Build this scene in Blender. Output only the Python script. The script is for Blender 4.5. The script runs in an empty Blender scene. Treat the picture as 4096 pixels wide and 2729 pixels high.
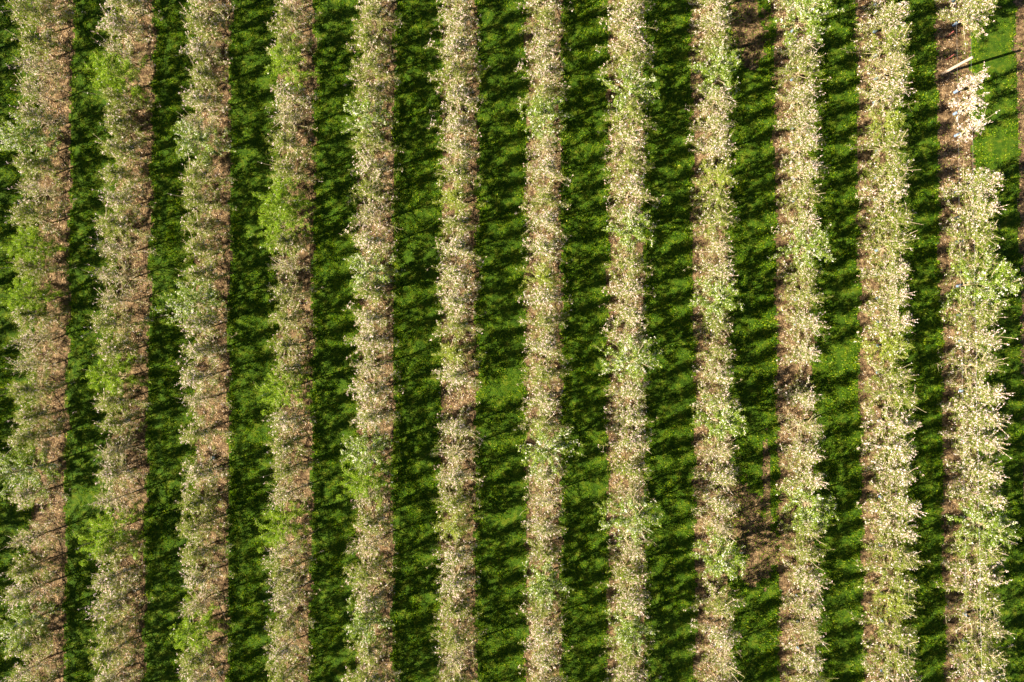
import bpy, math, random
import numpy as np
from mathutils import Vector, Euler

# ------------------------------------------------------------------ camera, sky, sun, exposure
SC = bpy.context.scene
COL = SC.collection
H = 28.9                      # flying height in metres
FPX = 24.0 / 36.0 * 4096      # focal length in pixels of the full frame
cam_d = bpy.data.cameras.new("camera")
cam_d.lens = 24.0
cam_d.sensor_width = 36.0
cam_d.clip_start = 0.5
cam_d.clip_end = 2000.0
cam = bpy.data.objects.new("camera", cam_d)
COL.objects.link(cam)
cam.location = (0, 0, H)
CAM_ROT = Euler((math.radians(1.4), math.radians(1.1), 0.0), 'XYZ')
cam.rotation_euler = CAM_ROT
SC.camera = cam

SUN_EL, SUN_AZ = 30.0, 19.5   # elevation; direction the light travels, from +X towards +Y
world = bpy.data.worlds.new("World")
SC.world = world
world.use_nodes = True
wn = world.node_tree
bg = wn.nodes["Background"]
sky = wn.nodes.new("ShaderNodeTexSky")
sky.sky_type = 'NISHITA'
sky.sun_disc = False
sky.air_density = 0.30        # clear, dry spring air: a dark sky and deep shade
sky.dust_density = 0.4
sky.ozone_density = 0.4
sky.sun_elevation = math.radians(SUN_EL)
sky.sun_rotation = math.radians(270 - SUN_AZ)
wn.links.new(sky.outputs[0], bg.inputs[0])
bg.inputs[1].default_value = 0.05

sun_d = bpy.data.lights.new("sun", 'SUN')
sun_d.energy = 5.0
sun_d.angle = math.radians(0.5)
sun_d.color = (1.0, 0.88, 0.70)
sun = bpy.data.objects.new("sun", sun_d)
COL.objects.link(sun)
a, e = math.radians(SUN_AZ), math.radians(SUN_EL)
LDIR = Vector((math.cos(a) * math.cos(e), math.sin(a) * math.cos(e), -math.sin(e)))
sun.rotation_euler = LDIR.to_track_quat('-Z', 'Y').to_euler()
sun.location = (-60, -25, 30)

SC.view_settings.view_transform = 'Standard'
SC.view_settings.look = 'None'
SC.view_settings.gamma = 1.0
SC.view_settings.use_curve_mapping = False
SC.view_settings.exposure = 2.3
SC.cycles.max_bounces = 6
SC.cycles.transparent_max_bounces = 4

RM = CAM_ROT.to_matrix()


def ground(px, py):
    """Point of the ground seen at pixel (px, py) of the 4096 x 2729 photograph."""
    d = RM @ Vector(((px - 2048) / FPX, -(py - 1364.5) / FPX, -1.0))
    t = H / -d.z
    return d.x * t, d.y * t


# ------------------------------------------------------------------ helpers
def mesh_obj(name, verts, faces_flat, sizes, mat, parent=None, smooth=False):
    """faces_flat: flat vertex index array; sizes: corners of each face."""
    me = bpy.data.meshes.new(name)
    verts = np.asarray(verts, dtype=np.float32)
    faces_flat = np.asarray(faces_flat, dtype=np.int32)
    sizes = np.asarray(sizes, dtype=np.int32)
    me.vertices.add(len(verts))
    me.vertices.foreach_set("co", verts.ravel())
    me.loops.add(len(faces_flat))
    me.loops.foreach_set("vertex_index", faces_flat)
    me.polygons.add(len(sizes))
    starts = np.zeros(len(sizes), dtype=np.int32)
    starts[1:] = np.cumsum(sizes)[:-1]
    me.polygons.foreach_set("loop_start", starts)
    me.update(calc_edges=True)
    me.validate()
    if smooth:
        me.polygons.foreach_set("use_smooth", np.ones(len(me.polygons), dtype=bool))
    me.materials.append(mat)
    o = bpy.data.objects.new(name, me)
    COL.objects.link(o)
    if parent is not None:
        o.parent = parent
    return o


class Mesh:
    """Collects tubes and boxes into one mesh."""

    def __init__(self):
        self.v, self.f = [], []

    def tube(self, pts, radii, n=5, cap=True):
        b = len(self.v)
        pts = [Vector(p) for p in pts]
        for i, p in enumerate(pts):
            d = (pts[min(i + 1, len(pts) - 1)] - pts[max(i - 1, 0)]).normalized()
            s = d.cross(Vector((0.31, 0.87, 0.39)))
            if s.length < 1e-3:
                s = d.cross(Vector((1, 0, 0)))
            s.normalize()
            t = d.cross(s)
            for k in range(n):
                a_ = 2 * math.pi * k / n
                q = p + (s * math.cos(a_) + t * math.sin(a_)) * radii[i]
                self.v.append((q.x, q.y, q.z))
        for i in range(len(pts) - 1):
            for k in range(n):
                k2 = (k + 1) % n
                self.f.append((b + i * n + k, b + i * n + k2, b + (i + 1) * n + k2, b + (i + 1) * n + k))
        if cap:
            self.f.append(tuple(b + k for k in range(n))[::-1])
            self.f.append(tuple(b + (len(pts) - 1) * n + k for k in range(n)))

    def build(self, name, mat, parent=None, smooth=True):
        flat = [i for f in self.f for i in f]
        return mesh_obj(name, self.v, flat, [len(f) for f in self.f], mat, parent, smooth)


def tag(o, label=None, cat=None, group=None, kind=None):
    for k, val in (("label", label), ("category", cat), ("group", group), ("kind", kind)):
        if val:
            o[k] = val


def empty(name, loc):
    o = bpy.data.objects.new(name, None)
    COL.objects.link(o)
    o.location = loc
    o.empty_display_size = 0.2
    return o


def new_mat(name):
    m = bpy.data.materials.new(name)
    m.use_nodes = True
    nt = m.node_tree
    nt.nodes.clear()
    out = nt.nodes.new("ShaderNodeOutputMaterial")
    return m, nt, out


def ramp(nt, stops, fac):
    r = nt.nodes.new("ShaderNodeValToRGB")
    cr = r.color_ramp
    while len(cr.elements) < len(stops):
        cr.elements.new(0.5)
    for el, (p, c) in zip(cr.elements, stops):
        el.position = p
        el.color = (*c, 1)
    nt.links.new(fac, r.inputs[0])
    return r.outputs[0]


def leaf_material(name, stops, trans=0.35, gloss=0.008):
    """Thin leaves and petals: colour varies leaf by leaf; some light passes through."""
    m, nt, out = new_mat(name)
    geo = nt.nodes.new("ShaderNodeNewGeometry")
    col = ramp(nt, stops, geo.outputs["Random Per Island"])
    dif = nt.nodes.new("ShaderNodeBsdfDiffuse")
    tr = nt.nodes.new("ShaderNodeBsdfTranslucent")
    mix = nt.nodes.new("ShaderNodeMixShader")
    mix.inputs[0].default_value = trans
    nt.links.new(col, dif.inputs[0])
    nt.links.new(col, tr.inputs[0])
    nt.links.new(dif.outputs[0], mix.inputs[1])
    nt.links.new(tr.outputs[0], mix.inputs[2])
    gl = nt.nodes.new("ShaderNodeBsdfGlossy")
    gl.inputs["Roughness"].default_value = 0.45
    mx2 = nt.nodes.new("ShaderNodeMixShader")
    mx2.inputs[0].default_value = gloss
    nt.links.new(mix.outputs[0], mx2.inputs[1])
    nt.links.new(gl.outputs[0], mx2.inputs[2])
    nt.links.new(mx2.outputs[0], out.inputs[0])
    return m


def noise(nt, vec, scale, detail=4, rough=0.6):
    n = nt.nodes.new("ShaderNodeTexNoise")
    n.inputs["Scale"].default_value = scale
    n.inputs["Detail"].default_value = detail
    n.inputs["Roughness"].default_value = rough
    nt.links.new(vec, n.inputs["Vector"])
    return n.outputs["Fac"]


def surface_material(name, stops, scale, bump=0.3, bump_scale=30, rough=0.95, stretch=None, dist=0.05):
    m, nt, out = new_mat(name)
    tc = nt.nodes.new("ShaderNodeTexCoord")
    vec = tc.outputs["Object"]
    if stretch:
        mp = nt.nodes.new("ShaderNodeMapping")
        mp.inputs["Scale"].default_value = stretch
        nt.links.new(vec, mp.inputs["Vector"])
        vec = mp.outputs[0]
    n1 = noise(nt, vec, scale, 8, 0.7)
    col = ramp(nt, stops, n1)
    bs = nt.nodes.new("ShaderNodeBsdfPrincipled")
    bs.inputs["Roughness"].default_value = rough
    bs.inputs["Specular IOR Level"].default_value = 0.1
    nt.links.new(col, bs.inputs["Base Color"])
    bp = nt.nodes.new("ShaderNodeBump")
    bp.inputs["Strength"].default_value = bump
    bp.inputs["Distance"].default_value = dist
    nt.links.new(noise(nt, vec, bump_scale, 6, 0.65), bp.inputs["Height"])
    nt.links.new(bp.outputs[0], bs.inputs["Normal"])
    nt.links.new(bs.outputs[0], out.inputs[0])
    return m


# ------------------------------------------------------------------ materials
M_SOIL = surface_material("soil", [(0.36, (0.026, 0.016, 0.008)), (0.48, (0.105, 0.068, 0.034)), (0.58, (0.215, 0.146, 0.076)), (0.70, (0.40, 0.29, 0.165))], 4.5, 1.0, 16, dist=0.12)
M_TURF = surface_material("turf", [(0.32, (0.010, 0.028, 0.001)), (0.50, (0.032, 0.070, 0.003)), (0.64, (0.08, 0.105, 0.006)), (0.76, (0.15, 0.12, 0.03))], 3.0, 0.8, 25)
M_GRASS = leaf_material("grass_blade", [(0.0, (0.018, 0.074, 0.001)), (0.40, (0.062, 0.160, 0.002)), (0.72, (0.175, 0.265, 0.004)), (0.96, (0.27, 0.33, 0.010)), (1.0, (0.42, 0.40, 0.05))], 0.45)
M_LITTER = leaf_material("litter", [(0.0, (0.07, 0.030, 0.014)), (0.35, (0.19, 0.100, 0.045)), (0.7, (0.38, 0.26, 0.13)), (1.0, (0.60, 0.48, 0.31))], 0.1)
M_PETALS = leaf_material("fallen_petal", [(0.0, (0.75, 0.62, 0.58)), (1.0, (0.85, 0.80, 0.76))], 0.2)
M_BARK = surface_material("bark", [(0.3, (0.20, 0.135, 0.085)), (0.5, (0.36, 0.265, 0.175)), (0.7, (0.50, 0.40, 0.28))], 6, 0.5, 40)
M_TWIG = surface_material("twig_bark", [(0.3, (0.20, 0.155, 0.09)), (0.5, (0.35, 0.285, 0.175)), (0.7, (0.52, 0.43, 0.29))], 8, 0.2, 40)
M_LEAF = leaf_material("young_leaf", [(0.0, (0.045, 0.080, 0.005)), (0.4, (0.125, 0.190, 0.012)), (0.8, (0.27, 0.335, 0.030)), (1.0, (0.40, 0.40, 0.10))], 0.45, 0.01)
M_LEAF_GREEN = leaf_material("bright_leaf", [(0.0, (0.060, 0.140, 0.004)), (0.5, (0.175, 0.300, 0.010)), (1.0, (0.36, 0.46, 0.035))], 0.45)
M_LEAF_COOL = leaf_material("crab_leaf", [(0.0, (0.050, 0.115, 0.005)), (0.5, (0.150, 0.240, 0.016)), (1.0, (0.32, 0.40, 0.05))], 0.38)
M_LEAF_PALE = leaf_material("pale_leaf", [(0.0, (0.080, 0.140, 0.008)), (0.5, (0.215, 0.285, 0.022)), (1.0, (0.40, 0.43, 0.07))], 0.42, 0.01)
M_PINK = leaf_material("pink_petal", [(0.0, (0.72, 0.44, 0.44)), (0.3, (0.80, 0.61, 0.60)), (0.7, (0.86, 0.74, 0.72)), (1.0, (0.88, 0.82, 0.80))], 0.28)
M_WHITE = leaf_material("white_petal", [(0.0, (0.78, 0.75, 0.60)), (1.0, (0.88, 0.86, 0.76))], 0.28)
M_WOOD = surface_material("weathered_wood", [(0.3, (0.20, 0.15, 0.11)), (0.5, (0.32, 0.25, 0.19)), (0.7, (0.42, 0.34, 0.27))], 6, 0.4, 30, stretch=(6, 6, 0.7))
M_RED = surface_material("red_paint", [(0.35, (0.13, 0.035, 0.030)), (0.65, (0.21, 0.07, 0.058))], 20, 0.2, 60, 0.6)
M_GUARD = surface_material("blue_film", [(0.3, (0.05, 0.11, 0.22)), (0.5, (0.12, 0.17, 0.25)), (0.7, (0.24, 0.27, 0.30))], 14, 0.2, 40, 0.45)
M_BLUE = surface_material("blue_plastic", [(0.35, (0.02, 0.16, 0.48)), (0.65, (0.04, 0.26, 0.62))], 12, 0.3, 40, 0.4)
M_WIRE, _nt, _out = new_mat("galvanised_wire")
_b = _nt.nodes.new("ShaderNodeBsdfPrincipled")
_b.inputs["Base Color"].default_value = (0.42, 0.42, 0.42, 1)
_b.inputs["Metallic"].default_value = 0.7
_b.inputs["Roughness"].default_value = 0.45
_nt.links.new(_b.outputs[0], _out.inputs[0])

# ------------------------------------------------------------------ the rows, measured on the photograph
ROW_TOP = [-108, 224, 550, 858, 1192, 1510, 1840, 2174, 2500, 2832, 3164, 3492, 3812, 4132]
ROW_BOT = [-152, 186, 507, 842, 1174, 1500, 1830, 2176, 2506, 2854, 3190, 3528, 3855, 4190]
ROWS = []
for xt, xb in zip(ROW_TOP, ROW_BOT):
    (x0, y0), (x1, y1) = ground(xt, 60), ground(xb, 2670)
    k = (x1 - x0) / (y1 - y0)
    ROWS.append((x0 - k * y0, k))          # x = c + k*y


def row_x(i, y):
    c, k_ = ROWS[i]
    return c + k_ * y


# one more line beyond each side, so the alleys at the frame's edge are complete
SP = 3.5
LINES = [(ROWS[0][0] - SP, ROWS[0][1])] + ROWS + [(ROWS[-1][0] + SP, ROWS[-1][1])]
Y0, Y1 = -19.0, 19.0

# ------------------------------------------------------------------ value noise for masks
_tab = np.random.default_rng(5).random((256, 256))


def vnoise(x, y, s):
    x = np.asarray(x) * s + 1000.0
    y = np.asarray(y) * s + 1000.0
    xi, yi = np.floor(x).astype(int), np.floor(y).astype(int)
    fx, fy = x - xi, y - yi
    fx, fy = fx * fx * (3 - 2 * fx), fy * fy * (3 - 2 * fy)
    g = lambda i, j: _tab[i & 255, j & 255]
    return (g(xi, yi) * (1 - fx) + g(xi + 1, yi) * fx) * (1 - fy) + (g(xi, yi + 1) * (1 - fx) + g(xi + 1, yi + 1) * fx) * fy


# bare earth worn into the alley between two rows: centre x, centre y, half sizes in pixels of the photo
BARE = [(2985, 95, 75, 125), (3010, 215, 55, 60), (2985, 2075, 70, 140), (3055, 2200, 60, 130), (3010, 2290, 55, 60), (3065, 1930, 16, 170), (2945, 1960, 30, 60)]
BARE_W = []
for bx, by, rx, ry in BARE:
    gx, gy = ground(bx, by)
    BARE_W.append((gx, gy, rx / 94.0, ry / 94.0))


def bare_mask(x, y):
    """1 where the earth is bare, 0 in full grass."""
    d = np.full(np.shape(x), 9.0)
    for gx, gy, rx, ry in BARE_W:
        d = np.minimum(d, np.hypot((x - gx) / rx, (y - gy) / ry))
    d = d + (vnoise(x, y, 3.1) - 0.5) * 0.55 + (vnoise(x, y, 8.0) - 0.5) * 0.5
    return np.clip((1.15 - d) / 0.35, 0, 1)


HALF_SOIL = 0.75


def alley_u(i, x, y):
    """Distance in metres from the alley's left and right grass edge (alley i lies between LINES[i] and LINES[i+1])."""
    l = LINES[i][0] + LINES[i][1] * y + HALF_SOIL
    r = LINES[i + 1][0] + LINES[i + 1][1] * y - HALF_SOIL
    wob_l = (vnoise(y, i * 7.3 + 0 * y, 1.7) - 0.5) * 0.24 + (vnoise(y, i * 3.1 + 0 * y, 6.0) - 0.5) * 0.20
    wob_r = (vnoise(y, i * 5.7 + 9 + 0 * y, 1.7) - 0.5) * 0.24 + (vnoise(y, i * 2.3 + 4 + 0 * y, 6.0) - 0.5) * 0.20
    return x - l - wob_l, r - x - wob_r


# ------------------------------------------------------------------ ground and grass
mesh_obj("ground", [(-400, -400, 0), (400, -400, 0), (400, 400, 0), (-400, 400, 0)], [0, 1, 2, 3], [4], M_SOIL)["kind"] = "structure"

rng = np.random.default_rng(11)
gv, gf = [], []
base = 0
for i in range(len(LINES) - 1):
    ny = 420
    ys = np.linspace(Y0, Y1, ny)
    nu = 22
    u = np.linspace(0, 1, nu)
    l = LINES[i][0] + LINES[i][1] * ys + HALF_SOIL - 0.12
    r = LINES[i + 1][0] + LINES[i + 1][1] * ys - HALF_SOIL + 0.12
    X = l[:, None] + (r - l)[:, None] * u[None, :]
    Y = np.repeat(ys[:, None], nu, 1)
    Z = 0.006 + 0.03 * vnoise(X, Y, 2.3)
    dl, dr = alley_u(i, X, Y)
    edge = np.clip(np.minimum(dl, dr) / 0.12, 0, 1)
    Z = 0.004 + (Z - 0.004) * edge
    gv.append(np.stack([X, Y, Z], -1).reshape(-1, 3))
    idx = np.arange(ny * nu).reshape(ny, nu) + base
    q = np.stack([idx[:-1, :-1], idx[:-1, 1:], idx[1:, 1:], idx[1:, :-1]], -1)
    cx = (X[:-1, :-1] + X[1:, 1:]) / 2
    cy = (Y[:-1, :-1] + Y[1:, 1:]) / 2
    cl, cr = alley_u(i, cx, cy)
    keep = (np.minimum(cl, cr) > -0.02) & (bare_mask(cx, cy) < 0.35)
    gf.append(q[keep])
    base += ny * nu
gf = np.concatenate(gf)
mesh_obj("lawn", np.concatenate(gv), gf.ravel(), np.full(len(gf), 4), M_TURF, smooth=True)["kind"] = "structure"


TRACKS = {2: [(.17, 1.0), (.72, .4)], 3: [(.26, 1.0), (.78, .4)], 10: [(.46, .8)], 11: [(.60, .8), (.2, .3)], 13: [(.56, .9)]}   # wheel ruts


def blades(n_target, i, y0, y1):
    """Grass blades of one alley as single narrow triangles standing on the sward."""
    n = n_target
    y = rng.uniform(y0, y1, n)
    l = LINES[i][0] + LINES[i][1] * y + HALF_SOIL - 0.15
    r = LINES[i + 1][0] + LINES[i + 1][1] * y - HALF_SOIL + 0.15
    x = l + (r - l) * rng.random(n)
    dl, dr = alley_u(i, x, y)
    edge = np.minimum(dl, dr)
    bare = bare_mask(x, y)
    clump = vnoise(x, y, 4.5) * 0.6 + vnoise(x, y, 11.0) * 0.4
    big = vnoise(x, y, 0.7)
    stripe = vnoise(x * 9 + 3 * i, y * .35, 1.0) * .6 + vnoise(x * 22, y * .5 + 7, 1.0) * .4      # mowing lines run along the alley
    t = (dl) / np.maximum(dl + dr, 0.1)
    wander = 0.04 * (vnoise(y, 0 * y + i, 0.3) - .5)
    track = 0 * t
    for tp, ts in TRACKS.get(i, [(.25, .55), (.75, .45)]):
        track = track + ts * np.exp(-((t - tp - wander) / 0.06) ** 2)
    track = np.clip(track, 0, 1)
    dens = np.clip((edge + 0.10) / 0.24, 0, 1) ** 1.3 * (1 - bare * 0.66) * np.clip(0.25 + 1.3 * clump, 0.1, 1) * (1 - 0.80 * track) * np.clip(0.55 + 0.7 * big, 0, 1) * np.clip(.35 + 1.2 * stripe, .2, 1)
    k = rng.random(n) < dens
    x, y, clump, track, bare, edge, big = x[k], y[k], clump[k], track[k], bare[k], edge[k], big[k] * .4 + stripe[k] * .6
    n = len(x)
    hgt = (0.70 if i == 13 else 1.0) * (0.040 + 0.058 * clump ** 1.5 + 0.05 * np.exp(-np.clip(edge, 0, 1) / 0.12)) * rng.uniform(0.6, 1.35, n) * (1 - 0.6 * track) * (1 - 0.4 * bare) * (0.55 + 0.9 * big)
    az = rng.uniform(0, 2 * np.pi, n)
    lean = rng.uniform(0.25, 1.15, n)
    wd = rng.uniform(0.009, 0.018, n) * np.where(rng.random(n) < .16, 1.9, 1.0)      # broad clover and dandelion leaves among the grass
    dx, dy = np.cos(az), np.sin(az)
    p = np.empty((n, 3, 3), dtype=np.float32)
    z0 = np.full(n, 0.004)
    p[:, 0] = np.stack([x - dy * wd, y + dx * wd, z0], -1)
    p[:, 1] = np.stack([x + dy * wd, y - dx * wd, z0], -1)
    p[:, 2] = np.stack([x + dx * hgt * np.sin(lean), y + dy * hgt * np.sin(lean), z0 + 0.015 + hgt * np.cos(lean)], -1)
    return p.reshape(-1, 3)


parts = [blades(92000, i, -17.2, 17.8) for i in range(1, len(LINES) - 2)]
# outside the picture on both sides the sward goes on a little thinner
parts += [blades(30000, i, -17.2, 17.8) for i in (0, len(LINES) - 2)]
# stray weeds on the tilled strips
for i in range(1, len(LINES) - 1):
    n = 11000
    y = rng.uniform(-17.2, 17.8, n)
    x = LINES[i][0] + LINES[i][1] * y + rng.uniform(-0.95, 0.95, n)
    k = (vnoise(x, y, 2.2) > 0.55) & (vnoise(x, y, 7.0) > 0.4)
    x, y = x[k], y[k]
    n = len(x)
    az = rng.uniform(0, 6.283, n)
    dx, dy = np.cos(az), np.sin(az)
    hg, wd = rng.uniform(0.03, 0.09, n), rng.uniform(0.008, 0.016, n)
    p = np.empty((n, 3, 3), dtype=np.float32)
    p[:, 0] = np.stack([x - dy * wd, y + dx * wd, 0 * x + 0.003], -1)
    p[:, 1] = np.stack([x + dy * wd, y - dx * wd, 0 * x + 0.003], -1)
    p[:, 2] = np.stack([x + dx * hg * .6, y + dy * hg * .6, 0.01 + hg * .7], -1)
    parts.append(p.reshape(-1, 3))
gp = np.concatenate(parts)
grass = mesh_obj("grass", gp, np.arange(len(gp)), np.full(len(gp) // 3, 3), M_GRASS)
tag(grass, "short mown green grass filling the alleys between the tree rows", "grass", kind="stuff")


def scatter_flat(name, n_row, size, mat, label, cat, seed, thr, spread):
    """Small curled flakes lying on the tilled strips."""
    g = np.random.default_rng(seed)
    out = []
    for i in range(1, len(LINES) - 1):
        y = g.uniform(-17.2, 17.8, n_row)
        x = LINES[i][0] + LINES[i][1] * y + g.normal(0, spread, n_row)
        k = (vnoise(x + 40, y, 1.3) * .6 + vnoise(x, y + 30, 5.0) * .4 > thr) & (np.abs(x - LINES[i][0] - LINES[i][1] * y) < 1.0)
        x, y = x[k], y[k]
        n = len(x)
        az = g.uniform(0, 6.283, n)
        s = g.uniform(0.5, 1.2, n) * size
        dx, dy = np.cos(az) * s, np.sin(az) * s
        z = g.uniform(0.006, 0.012, n)
        t1, t2 = g.uniform(0, 0.8, n) * s, g.uniform(0, 0.8, n) * s
        p = np.empty((n, 4, 3), dtype=np.float32)
        p[:, 0] = np.stack([x - dx, y - dy, z], -1)
        p[:, 1] = np.stack([x + dy * .6, y - dx * .6, z + t1], -1)
        p[:, 2] = np.stack([x + dx, y + dy, z + t2], -1)
        p[:, 3] = np.stack([x - dy * .6, y + dx * .6, z + t1 * .3], -1)
        out.append(p.reshape(-1, 3))
    v = np.concatenate(out)
    o = mesh_obj(name, v, np.arange(len(v)), np.full(len(v) // 4, 4), mat)
    tag(o, label, cat, kind="stuff")


scatter_flat("leaf_litter", 9000, 0.028, M_LITTER, "brown dead leaves and clods strewn over the bare soil under the trees", "litter", 3, 0.42, 0.5)
scatter_flat("fallen_petals", 1500, 0.016, M_PETALS, "pale fallen petals on the bare soil under the trees", "petals", 4, 0.5, 0.45)


# ------------------------------------------------------------------ trees
def unit(v):
    return v / (np.linalg.norm(v, axis=-1, keepdims=True) + 1e-9)


def leaf_quads(c, length, width, g, up=0.5, face=None):
    """Folded leaf shapes at centres c: arrays of n x 4 x 3."""
    n = len(c)
    d = unit(g.normal(size=(n, 3)) + np.array([0, 0, 0.15]))
    nrm = unit(g.normal(size=(n, 3)) + np.array([0, 0, up]) + (0 if face is None else face))
    s = unit(np.cross(d, nrm))
    nrm = np.cross(s, d)
    L = (length * g.uniform(0.65, 1.25, n))[:, None]
    W = (width * g.uniform(0.7, 1.25, n))[:, None]
    p = np.empty((n, 4, 3), dtype=np.float32)
    p[:, 0] = c - d * L * .5
    p[:, 1] = c + s * W * .5 + nrm * W * .2
    p[:, 2] = c + d * L * .5
    p[:, 3] = c - s * W * .5 + nrm * W * .2
    return p


def make_tree(name, seed, full=False, h=2.2, hw=0.75, n_lat=36, spurs=430, leaf_n=5, leaf_len=0.032, leaf_mat=None, petal_mat=None,
              bloom=0.5, flowers=5, whips=5, spires=0, spire_bloom=26, z_low=0.34, along=0.62, sub=5, guard=False, fl_size=0.030):
    rnd = random.Random(seed)
    g = np.random.default_rng(seed)
    root = empty(name, (0, 0, 0))
    trunk, br = Mesh(), Mesh()
    N = 9
    lx, ly = rnd.uniform(-.05, .05), rnd.uniform(-.05, .05)
    lead = []
    for i in range(N):
        t = i / (N - 1)
        lead.append(np.array([lx * math.sin(t * 4 + seed) + rnd.uniform(-.012, .012), ly * math.sin(t * 3.3 + seed) + rnd.uniform(-.012, .012), t * h * 0.93]))
    lead[0] = np.array([0, 0, -0.03])
    trunk.tube(lead, [0.036 - 0.029 * (i / (N - 1)) for i in range(N)], 7)

    def on_lead(z):
        t = max(0.0, min(0.999, z / (h * .93))) * (N - 1)
        i = int(t)
        return lead[i] + (lead[i + 1] - lead[i]) * (t - i)

    segs = []            # (a, b, weight): where spurs sit
    whip_segs = []
    az = rnd.uniform(0, 6.28)
    for j in range(n_lat):
        t = (j + rnd.random() * .7) / n_lat
        z = z_low + (h * .90 - z_low) * t ** 1.35
        az += 2.399 + rnd.uniform(-.5, .5)
        prof = float(np.interp(t, [0, .15, .34, .60, 1.0], [1.05, 1.15, 1.05, .46, .15]))
        if full:
            prof = .85 + .35 * math.sin(min(1, t / .5) * 1.57) if t < .5 else 1.2 - .75 * ((t - .5) / .5) ** 1.3
        L = hw * prof * rnd.uniform(.62, 1.12)
        el = rnd.uniform(-.32, .30) + .75 * t
        h2 = np.array([math.cos(az), math.sin(az) * along, 0])
        if t < .5:
            h2 = unit(h2)          # low boughs are trained across the row
        d = h2 * math.cos(el) + np.array([0, 0, math.sin(el)])
        p = on_lead(z)
        pts = [p]
        m = 5
        bend = rnd.uniform(-.30, .35)
        for k in range(1, m + 1):
            d = unit(d + np.array([rnd.uniform(-.16, .16), rnd.uniform(-.16, .16), bend / m + rnd.uniform(-.10, .10)]))
            pts.append(pts[-1] + d * L / m)
        r0 = 0.013 * (1 - .4 * t)
        br.tube(pts, [r0 * (1 - .70 * k / m) for k in range(m + 1)], 4, False)
        for k in range(1, m):
            segs.append((pts[k], pts[k + 1], (1.0 if k > 1 else .6)))
        for s_ in range(sub):
            k = rnd.randint(1, m - 1)
            q = pts[k] + (pts[k + 1] - pts[k]) * rnd.random()
            dd = unit(d * .7 + np.array([rnd.gauss(0, .7), rnd.gauss(0, .7), rnd.gauss(.25, .45)]))
            Ls = rnd.uniform(.14, .36) * (0.75 + .25 * hw / .75)
            q1 = q + dd * Ls * .5
            dd = unit(dd + np.array([rnd.uniform(-.3, .3), rnd.uniform(-.3, .3), rnd.uniform(-.1, .35)]))
            q2 = q1 + dd * Ls * .5
            br.tube([q, q1, q2], [0.0056, 0.0042, 0.0024], 3, False)
            segs.append((q, q1, 1.0))
            segs.append((q1, q2, 1.1))
    segs.append((on_lead(h * .5), on_lead(h * .7), .8))
    segs.append((on_lead(h * .7), on_lead(h * .92), 1.0))
    for j in range(whips):
        z = h * rnd.uniform(.62, .95)
        p = on_lead(z) + np.array([rnd.uniform(-.2, .2), rnd.uniform(-.2, .2), 0])
        aw = rnd.uniform(0, 6.28)
        el = rnd.uniform(.55, 1.3)
        d = np.array([math.cos(aw) * math.cos(el), math.sin(aw) * math.cos(el), math.sin(el)])
        L = rnd.uniform(.45, .85)
        p1 = p + d * L * .5
        p2 = p1 + unit(d + np.array([rnd.uniform(-.2, .2), rnd.uniform(-.2, .2), .15])) * L * .5
        br.tube([p, p1, p2], [.009, .0075, .0045], 3, False)
        whip_segs.append((p, p1, p2))
    spire_pts = []
    for j in range(spires):
        z = h * rnd.uniform(.35, .95)
        aw = rnd.uniform(0, 6.28)
        rad = hw * rnd.uniform(.25, .85) * (1.15 - .6 * z / h)
        p = on_lead(z) + np.array([math.cos(aw) * rad, math.sin(aw) * rad * along, 0])
        d = unit(np.array([math.cos(aw) * rnd.uniform(.1, .9), math.sin(aw) * rnd.uniform(.1, .9), 1.0]))
        L = rnd.uniform(.20, .42)
        br.tube([on_lead(z - .15), p, p + d * L], [.010, .007, .003], 3, False)
        for q in range(spire_bloom):
            spire_pts.append(p + d * L * rnd.uniform(.1, 1.02) + np.array([rnd.gauss(0, .020), rnd.gauss(0, .020), rnd.gauss(0, .02)]))
        segs.append((p, p + d * L * .6, .8))
    A = np.array([s_[0] for s_ in segs])
    B = np.array([s_[1] for s_ in segs])
    wgt = np.array([s_[2] for s_ in segs]) * np.linalg.norm(B - A, axis=1)
    pick = g.choice(len(segs), spurs, p=wgt / wgt.sum())
    tt = g.random((spurs, 1))
    S = A[pick] + (B[pick] - A[pick]) * tt + g.normal(0, .028, (spurs, 3))
    # leaves round every spur
    nl = g.poisson(leaf_n, spurs)
    Lc = np.repeat(S, nl, 0) + g.normal(0, .034, (nl.sum(), 3))
    if whip_segs:
        wp = []
        for p, p1, p2 in whip_segs:
            for q in range(7):
                t = rnd.random()
                wp.append((p + (p1 - p) * t if rnd.random() < .6 else p1 + (p2 - p1) * t) + np.array([rnd.gauss(0, .02) for _ in range(3)]))
        Lc = np.concatenate([Lc, np.array(wp)])
    Lc[:, 2] = np.maximum(Lc[:, 2], .06)
    lq = leaf_quads(Lc, leaf_len, leaf_len * .62, g)
    # flower clusters
    b = S[g.random(spurs) < bloom]
    nf = g.poisson(flowers, len(b))
    Fc = np.repeat(b + g.normal(0, .02, b.shape) + np.array([0, 0, .015]), nf, 0) + g.normal(0, .019, (nf.sum(), 3))
    if whip_segs and bloom > .02:
        wp = []
        for p, p1, p2 in whip_segs:
            for q in range(3 if bloom > .3 else 1):
                c = p1 + (p2 - p1) * rnd.random()
                for _ in range(4):
                    wp.append(c + np.array([rnd.gauss(0, .020) for _ in range(3)]))
        Fc = np.concatenate([Fc, np.array(wp)])
    if spire_pts:
        Fc = np.concatenate([Fc, np.array(spire_pts)])
    to = trunk.build("trunk", M_BARK, root)
    br.build("branches", M_TWIG, to)
    v = lq.reshape(-1, 3)
    co = mesh_obj("crown", v, np.arange(len(v)), np.full(len(v) // 4, 4), leaf_mat, root)
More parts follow.
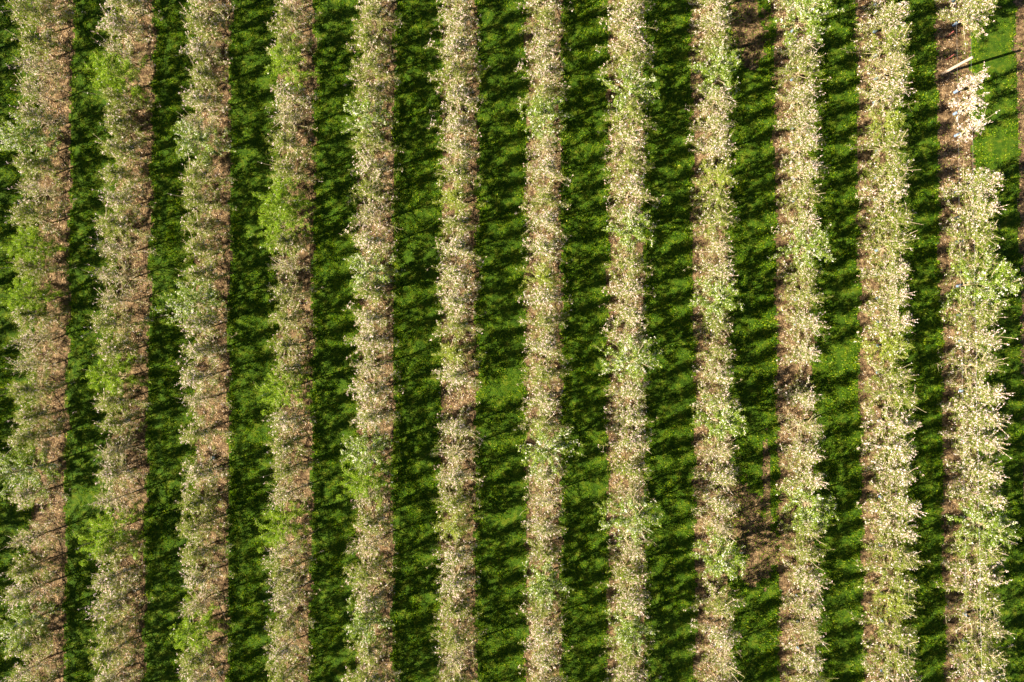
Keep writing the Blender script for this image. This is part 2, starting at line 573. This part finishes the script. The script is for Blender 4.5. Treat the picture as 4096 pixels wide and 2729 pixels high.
    if len(Fc):
        Fc[:, 2] = np.maximum(Fc[:, 2], .08)
        fq = leaf_quads(Fc, fl_size, fl_size * .92, g, up=.9)
        v = fq.reshape(-1, 3)
        mesh_obj("blossom", v, np.arange(len(v)), np.full(len(v) // 4, 4), petal_mat, co)
    if guard:
        gm = Mesh()
        zs = [0.02, 0.09, 0.16, 0.24, 0.30]
        gm.tube([lead[0] * 0 + np.array([0.004 * math.sin(9 * z), 0, z]) for z in zs], [0.060, 0.056, 0.059, 0.055, 0.060], 10, False)
        go = gm.build("trunk_guard", M_GUARD, root)
        go["label"] = "pale blue film guard round the trunk"
    return root


def copy_tree(src, parent=None):
    c = src.copy()
    COL.objects.link(c)
    if parent is not None:
        c.parent = parent
    for ch in src.children:
        copy_tree(ch, c)
    return c


P = {}
lm = dict(leaf_mat=M_LEAF, petal_mat=M_PINK)


def protos(key, name, n, seed, **kw):
    P[key] = [make_tree(name, seed + 17 * q, **{k_: (v_[q % len(v_)] if isinstance(v_, tuple) and k_ != 'x' else v_) for k_, v_ in kw.items()}) for q in range(n)]


for gk in (False, True):
    sfx = "_guarded" if gk else ""
    s0 = 1000 if gk else 0
    protos("pink" + sfx, "apple_tree", 4, 10 + s0, h=(2.05, 2.2, 1.95, 2.1), hw=(1.02, 1.04, .98, 1.0), spurs=1550, leaf_n=7, bloom=.34, flowers=5, whips=9, guard=gk, **lm)
    protos("mixed" + sfx, "apple_tree", 4, 200 + s0, h=(2.0, 2.15, 2.05, 1.9), hw=(1.02, 1.0, 1.06, 1.02), spurs=1550, leaf_n=9, bloom=.17, flowers=6, whips=8, guard=gk, **lm)
    protos("twiggy" + sfx, "apple_tree", 3, 400 + s0, h=(2.1, 2.2, 2.05), hw=(.98, .94, .98), spurs=800, leaf_n=5, bloom=.24, flowers=4, whips=12, sub=6, guard=gk, **lm)
    protos("crab" + sfx, "crab_apple_tree", 3, 600 + s0, h=(2.65, 2.5, 2.75), hw=(1.12, 1.05, 1.2), n_lat=32, spurs=2000, leaf_n=9, leaf_len=.040, leaf_mat=M_LEAF_COOL,
           petal_mat=M_WHITE, full=True, bloom=.26, flowers=5, whips=3, spires=(15, 11, 17), spire_bloom=24, along=1.0, guard=gk)
    protos("green" + sfx, "leafy_apple_tree", 3, 800 + s0, h=(2.45, 2.65, 2.35), hw=(1.18, 1.25, 1.08), n_lat=32, spurs=2000, leaf_n=10, leaf_len=.040, leaf_mat=M_LEAF_GREEN,
           petal_mat=M_WHITE, full=True, bloom=.03, flowers=4, whips=4, along=1.0, guard=gk)
for gk in (False, True):
    protos("pale" + ("_guarded" if gk else ""), "leafy_apple_tree", 3, 3000 + 100 * gk, h=(2.0, 2.1, 1.9), hw=(1.06, 1.1, 1.0), n_lat=28, spurs=1300, leaf_n=8, leaf_len=.039,
           leaf_mat=M_LEAF_PALE, petal_mat=M_WHITE, bloom=.10, flowers=5, whips=6, along=.95, guard=gk)
protos("young_guarded", "young_apple_tree", 3, 2000, h=(1.75, 1.9, 1.7), hw=(.52, .48, .55), n_lat=13, spurs=330, leaf_n=4, bloom=.8, flowers=6, whips=3, along=.6, z_low=.5, guard=True, **lm)
P["young"] = P["young_guarded"]

# -- where each tree of another kind stands, as rows: (pixel y of the crown on a 2353 px wide view, kind)
LAND = {
    1: [(320, 'crab'), (575, 'green'), (690, 'green'), (1085, 'crab'), (1455, 'crab')],
    2: [(165, 'green'), (870, 'green'), (1240, 'green')],
    3: [(315, 'crab'), (695, 'crab'), (1455, 'green')],
    4: [(140, 'green'), (460, 'green'), (520, 'green'), (885, 'green'), (1215, 'green')],
    5: [(275, 'crab'), (640, 'crab'), (1050, 'crab'), (1105, 'green'), (1415, 'crab')],
    6: [(450, 'green'), (820, 'green'), (1205, 'green')],
    7: [(265, 'crab'), (640, 'green'), (1025, 'crab'), (1345, 'crab')],
    8: [(220, 'crab'), (520, 'crab'), (815, 'crab'), (1180, 'crab'), (1450, 'crab')],
    9: [(165, 'crab'), (415, 'green'), (690, 'crab'), (960, 'crab'), (1270, 'crab')],
    10: [(35, 'crab'), (570, 'crab'), (1155, 'crab')],
    11: [(290, 'green'), (790, 'green'), (1385, 'green')],
    12: [(640, 'crab'), (1205, 'crab')],
}
GAPS = {1: [1168], 3: [1048], 6: [948], 7: [], 9: [1345], 10: [855], 12: [75, 118, 165, 345, 385]}
TWIGGY = {1: [430, 770, 810], 2: [650, 690], 3: [895, 930, 1420], 4: [600, 640, 1260], 5: [520, 1160], 6: [905], 9: [590], 11: [], 12: [860]}
PINKS = {1: [250, 1140], 2: [60, 430], 3: [830, 860], 5: [740, 780], 6: [570, 910, 1000], 7: [1530, 380], 9: [560]}
YOUNG = {12: [212, 262, 312]}
PINK_W = [0, .2, .25, .3, .35, .45, .5, .6, .65, .65, .75, .7, .7, .8]
SCALE = [1, 1, 1, .98, .95, 1, 1, .96, 1, .95, .93, 1.06, 1.10, .8]
ORD = "zeroth first second third fourth fifth sixth seventh eighth ninth tenth eleventh twelfth thirteenth".split()
NUM = "zero one two three four five six seven eight nine ten eleven twelve thirteen".split()
NADIR_Y = 1364.5 + FPX * math.tan(math.radians(1.4))


def base_y(yo, hgt=1.5):
    """World y of a tree whose crown is seen at yo on the 2353 px wide view."""
    y = yo * 4096 / 2353.0
    y = NADIR_Y + (y - NADIR_Y) * (1 - hgt / H)
    return ground(2048, y)[1]


used_proto = set()
trees = []               # dicts
STEP = 1.03
R = random.Random(77)
for ri in range(0, 14):
    y = -16.0 + (R.random() - .5) * .5
    ytop = 15.9
    row = []
    while y < ytop:
        row.append({'y': y + R.uniform(-.07, .07), 'kind': None, 'row': ri})
        y += STEP
    GAP_PUSH = {6: .06, 12: 0}
    near = lambda wy: min(row, key=lambda t: abs(t['y'] - wy))
    for yo, kd in LAND.get(ri, []):
        kd = 'pale' if kd == 'green' and ri >= 6 else kd
        t = near(base_y(yo)); t['kind'] = kd; t['land'] = True
        t['y'] += (base_y(yo) - t['y']) * .6
    for yo in GAPS.get(ri, []):
        gt = near(base_y(yo, 1.0)); gt['kind'] = 'gap'
        for t in row:
            if t is not gt and abs(t['y'] - gt['y']) < 1.5:
                t['y'] += GAP_PUSH.get(ri, -.12) * math.copysign(1, t['y'] - gt['y'])
    if ri == 12:
        for t in row:
            if base_y(390) - .1 < t['y'] < base_y(28):
                t['kind'] = 'gap'
        for yo in YOUNG[12]:
            row.append({'y': base_y(yo, .4), 'kind': 'young', 'row': ri, 'land': True})
    if ri == 13:
        row = [t for q, t in enumerate(row) if q % 3 != 1]
        for t in row:
            t['kind'] = 'young'
    for src, kd in ((TWIGGY, 'twiggy'), (PINKS, 'pink')):
        for yo in src.get(ri, []):
            t = near(base_y(yo))
            if t['kind'] is None:
                t['kind'] = kd
    for t in row:
        if t['kind'] is None:
            u_ = R.random()
            pw = PINK_W[ri]
            t['kind'] = 'pink' if u_ < pw * .8 else ('twiggy' if u_ > .90 else 'mixed')
    row.sort(key=lambda t: -t['y'])
    ROWTREES = row
    # ---- labels, counted from the nearest landmark tree of the same row
    rowname = f"row {NUM[ri]} from left"
    LN = {'crab': 'white-flowered crab tree', 'green': 'leafy green tree', 'pale': 'pale green tree', 'young': 'young tree'}
    real = [t for t in row if t['kind'] != 'gap']
    lands = {}
    for kd in LN:
        ls = [t for t in real if t.get('land') and t['kind'] == kd]
        for q, t in enumerate(ls):
            t['rank'] = "only" if len(ls) == 1 else ("topmost" if q == 0 else ("lowest" if q == len(ls) - 1 else ORD[q + 1]))
            lands[id(t)] = t
    LOOK = {'pink': 'densely pink-blossomed apple tree', 'mixed': 'green-tinged half-blossomed apple tree', 'twiggy': 'sparse twiggy apple tree'}
    for q, t in enumerate(real):
        if ri == 0:
            t['label'] = "apple tree in the row just beyond the leftmost tree row"
            continue
        if ri == 13:
            t['label'] = "young apple tree in the thin row along the far right edge"
            continue
        if t.get('land'):
            big = {'crab': 'bushy apple tree with white blossom spires', 'green': 'fully leafed bright green bushy apple tree', 'pale': 'pale yellow-green leafy apple tree with few blossoms', 'young': 'small young blossoming tree'}[t['kind']]
            if t['kind'] == 'young':
                t['label'] = f"small young white-pink tree by the gap, {t['rank']} of three, {rowname}"
            else:
                t['label'] = f"{big}, {t['rank']} such in {rowname}"
            continue
        best = min(((abs(q - real.index(l)), l) for l in lands.values()), key=lambda z: z[0])
        dq, l = best
        side = "above" if t['y'] > l['y'] else "below"
        rank = l['rank'] + " " if l['rank'] != 'only' else ""
        ln = {'crab': 'white crab', 'green': 'leafy green', 'pale': 'pale green', 'young': 'young'}[l['kind']]
        t['label'] = f"{LOOK[t['kind']]}, {ORD[dq]} {side} {rank}{ln} one, {rowname}"
    # ---- build
    for t in real:
        key = t['kind'] + ("_guarded" if ri in (10, 11, 12) and t['kind'] != 'young' else "")
        cand = P[key]
        src = cand[R.randrange(len(cand))]
        if src.name in used_proto:
            o = copy_tree(src)
        else:
            o = src
            used_proto.add(src.name)
        sc = SCALE[ri] * R.uniform(.92, 1.08)
        if t['kind'] in ('crab', 'green', 'pale'):
            sc = (SCALE[ri] * .5 + .5) * R.uniform(.93, 1.05)
        o.location = (row_x(ri, t['y']) + R.uniform(-.04, .04), t['y'], 0)
        o.rotation_euler = (R.uniform(-.03, .03), R.uniform(-.03, .03), R.choice((0, math.pi)) + R.uniform(-.3, .3))
        o.scale = (sc, sc, sc * R.uniform(.95, 1.05))
        grp = {'crab': "white-flowered crab apple trees among the rows", 'green': "leafy green trees among the rows", 'pale': "leafy green trees among the rows",
               'young': "young trees at the thin right rows"}.get(t['kind'], "blossoming apple trees planted in rows")
        if ri == 0:
            grp = "apple trees beyond the leftmost row"
        if ri == 13:
            grp = "young trees along the far right edge"
        tag(o, t['label'], "tree", grp)
# prototypes that no row used are taken away again
for key, lst in P.items():
    for src in lst:
        try:
            nm = src.name
        except ReferenceError:
            continue
        if nm not in used_proto:
            for ch in list(src.children_recursive):
                bpy.data.objects.remove(ch)
            bpy.data.objects.remove(src)

# ------------------------------------------------------------------ trellis post, wires, stakes, blue bag
px_, py_ = ground(3768, 296)
post = empty("trellis_post", (px_, py_, 0))
tag(post, "weathered pale wooden trellis post standing alone in the gap of the rightmost full row", "post")
pm = Mesh()
pm.tube([(0, 0, -.1), (-.02, -.06, .6), (-.04, -.13, 1.3), (-.06, -.20, 2.02), (-.06, -.20, 2.05)], [.062, .060, .058, .057, .050], 12)
pm.build("pole", M_WOOD, post)
wm = Mesh()
for zz in (0.95, 1.86):
    ring = [(-.029 * zz + .066 * math.cos(q / 12 * 6.283), -.098 * zz + .066 * math.sin(q / 12 * 6.283), zz + .004 * (q % 2)) for q in range(13)]
    wm.tube(ring, [.004] * 13, 4, False)
wm.build("wire_tie", M_WIRE, post)

for zz, lab in ((1.86, "thin upper trellis wire running from the wooden post along the rightmost full row"),
                (0.95, "thin lower trellis wire running past the wooden post along the rightmost full row")):
    m_ = Mesh()
    pts = []
    for q in range(61):
        yy = -17 + 35 * q / 60
        sag = .02 * math.sin(q * .9)
        pts.append((row_x(12, yy) + (px_ - row_x(12, py_)) + .064 - .029 * zz, yy, zz + sag))
    m_.tube(pts, [.0018] * 61, 5)
    tag(m_.build("trellis_wire", M_WIRE), lab, "wire", "trellis wires of the rightmost full row")

for sx, sy, lab in ((3784, 149, "short reddish stake in the bare soil, the farther one from the wooden post"),
                    (3785, 240, "short reddish stake in the bare soil, the nearer one to the wooden post")):
    gx, gy = ground(sx, sy)
    st = empty("red_stake", (gx, gy, 0))
    tag(st, lab, "stake", "reddish stakes in the gap by the post")
    m_ = Mesh()
    m_.tube([(0, 0, -.05), (.004, 0, .25), (0, .004, .50)], [.022, .021, .020], 8)
    m_.build("shaft", M_RED, st)
    m_ = Mesh()
    m_.tube([(0, .004, .50), (0, .004, .515), (0, .004, .522)], [.026, .026, .014], 8)
    m_.build("cap", M_RED, st)

bx, by = ground(853, 1832)
bag = bpy.data.meshes.new("blue_bag")
m_ = Mesh()
rb = random.Random(4)
NB, NR = 12, 7
for q in range(NR):
    th = math.pi * (q / (NR - 1))
    for k_ in range(NB):
        a_ = 6.283 * k_ / NB
        rr = math.sin(th) * (1 + rb.uniform(-.18, .18)) + .02
        m_.v.append((.13 * rr * math.cos(a_), .10 * rr * math.sin(a_), .07 - .065 * math.cos(th) + rb.uniform(-.006, .006)))
for q in range(NR - 1):
    for k_ in range(NB):
        m_.f.append((q * NB + k_, q * NB + (k_ + 1) % NB, (q + 1) * NB + (k_ + 1) % NB, (q + 1) * NB + k_))
m_.f.append(tuple(range(NB))[::-1])
m_.f.append(tuple((NR - 1) * NB + k_ for k_ in range(NB)))
bo = m_.build("plastic_bag", M_BLUE)
bo.location = (bx, by, 0.0)
bo.scale = (.75, .75, .75)
bpy.data.meshes.remove(bag)
nk = Mesh()
nk.tube([(.06, .03, .10), (.11, .05, .13), (.16, .045, .12)], [.018, .012, .028], 7)
nk.build("knotted_neck", M_BLUE, bo)
tag(bo, "crumpled bright blue plastic bag on bare soil in a gap of the third row", "bag")
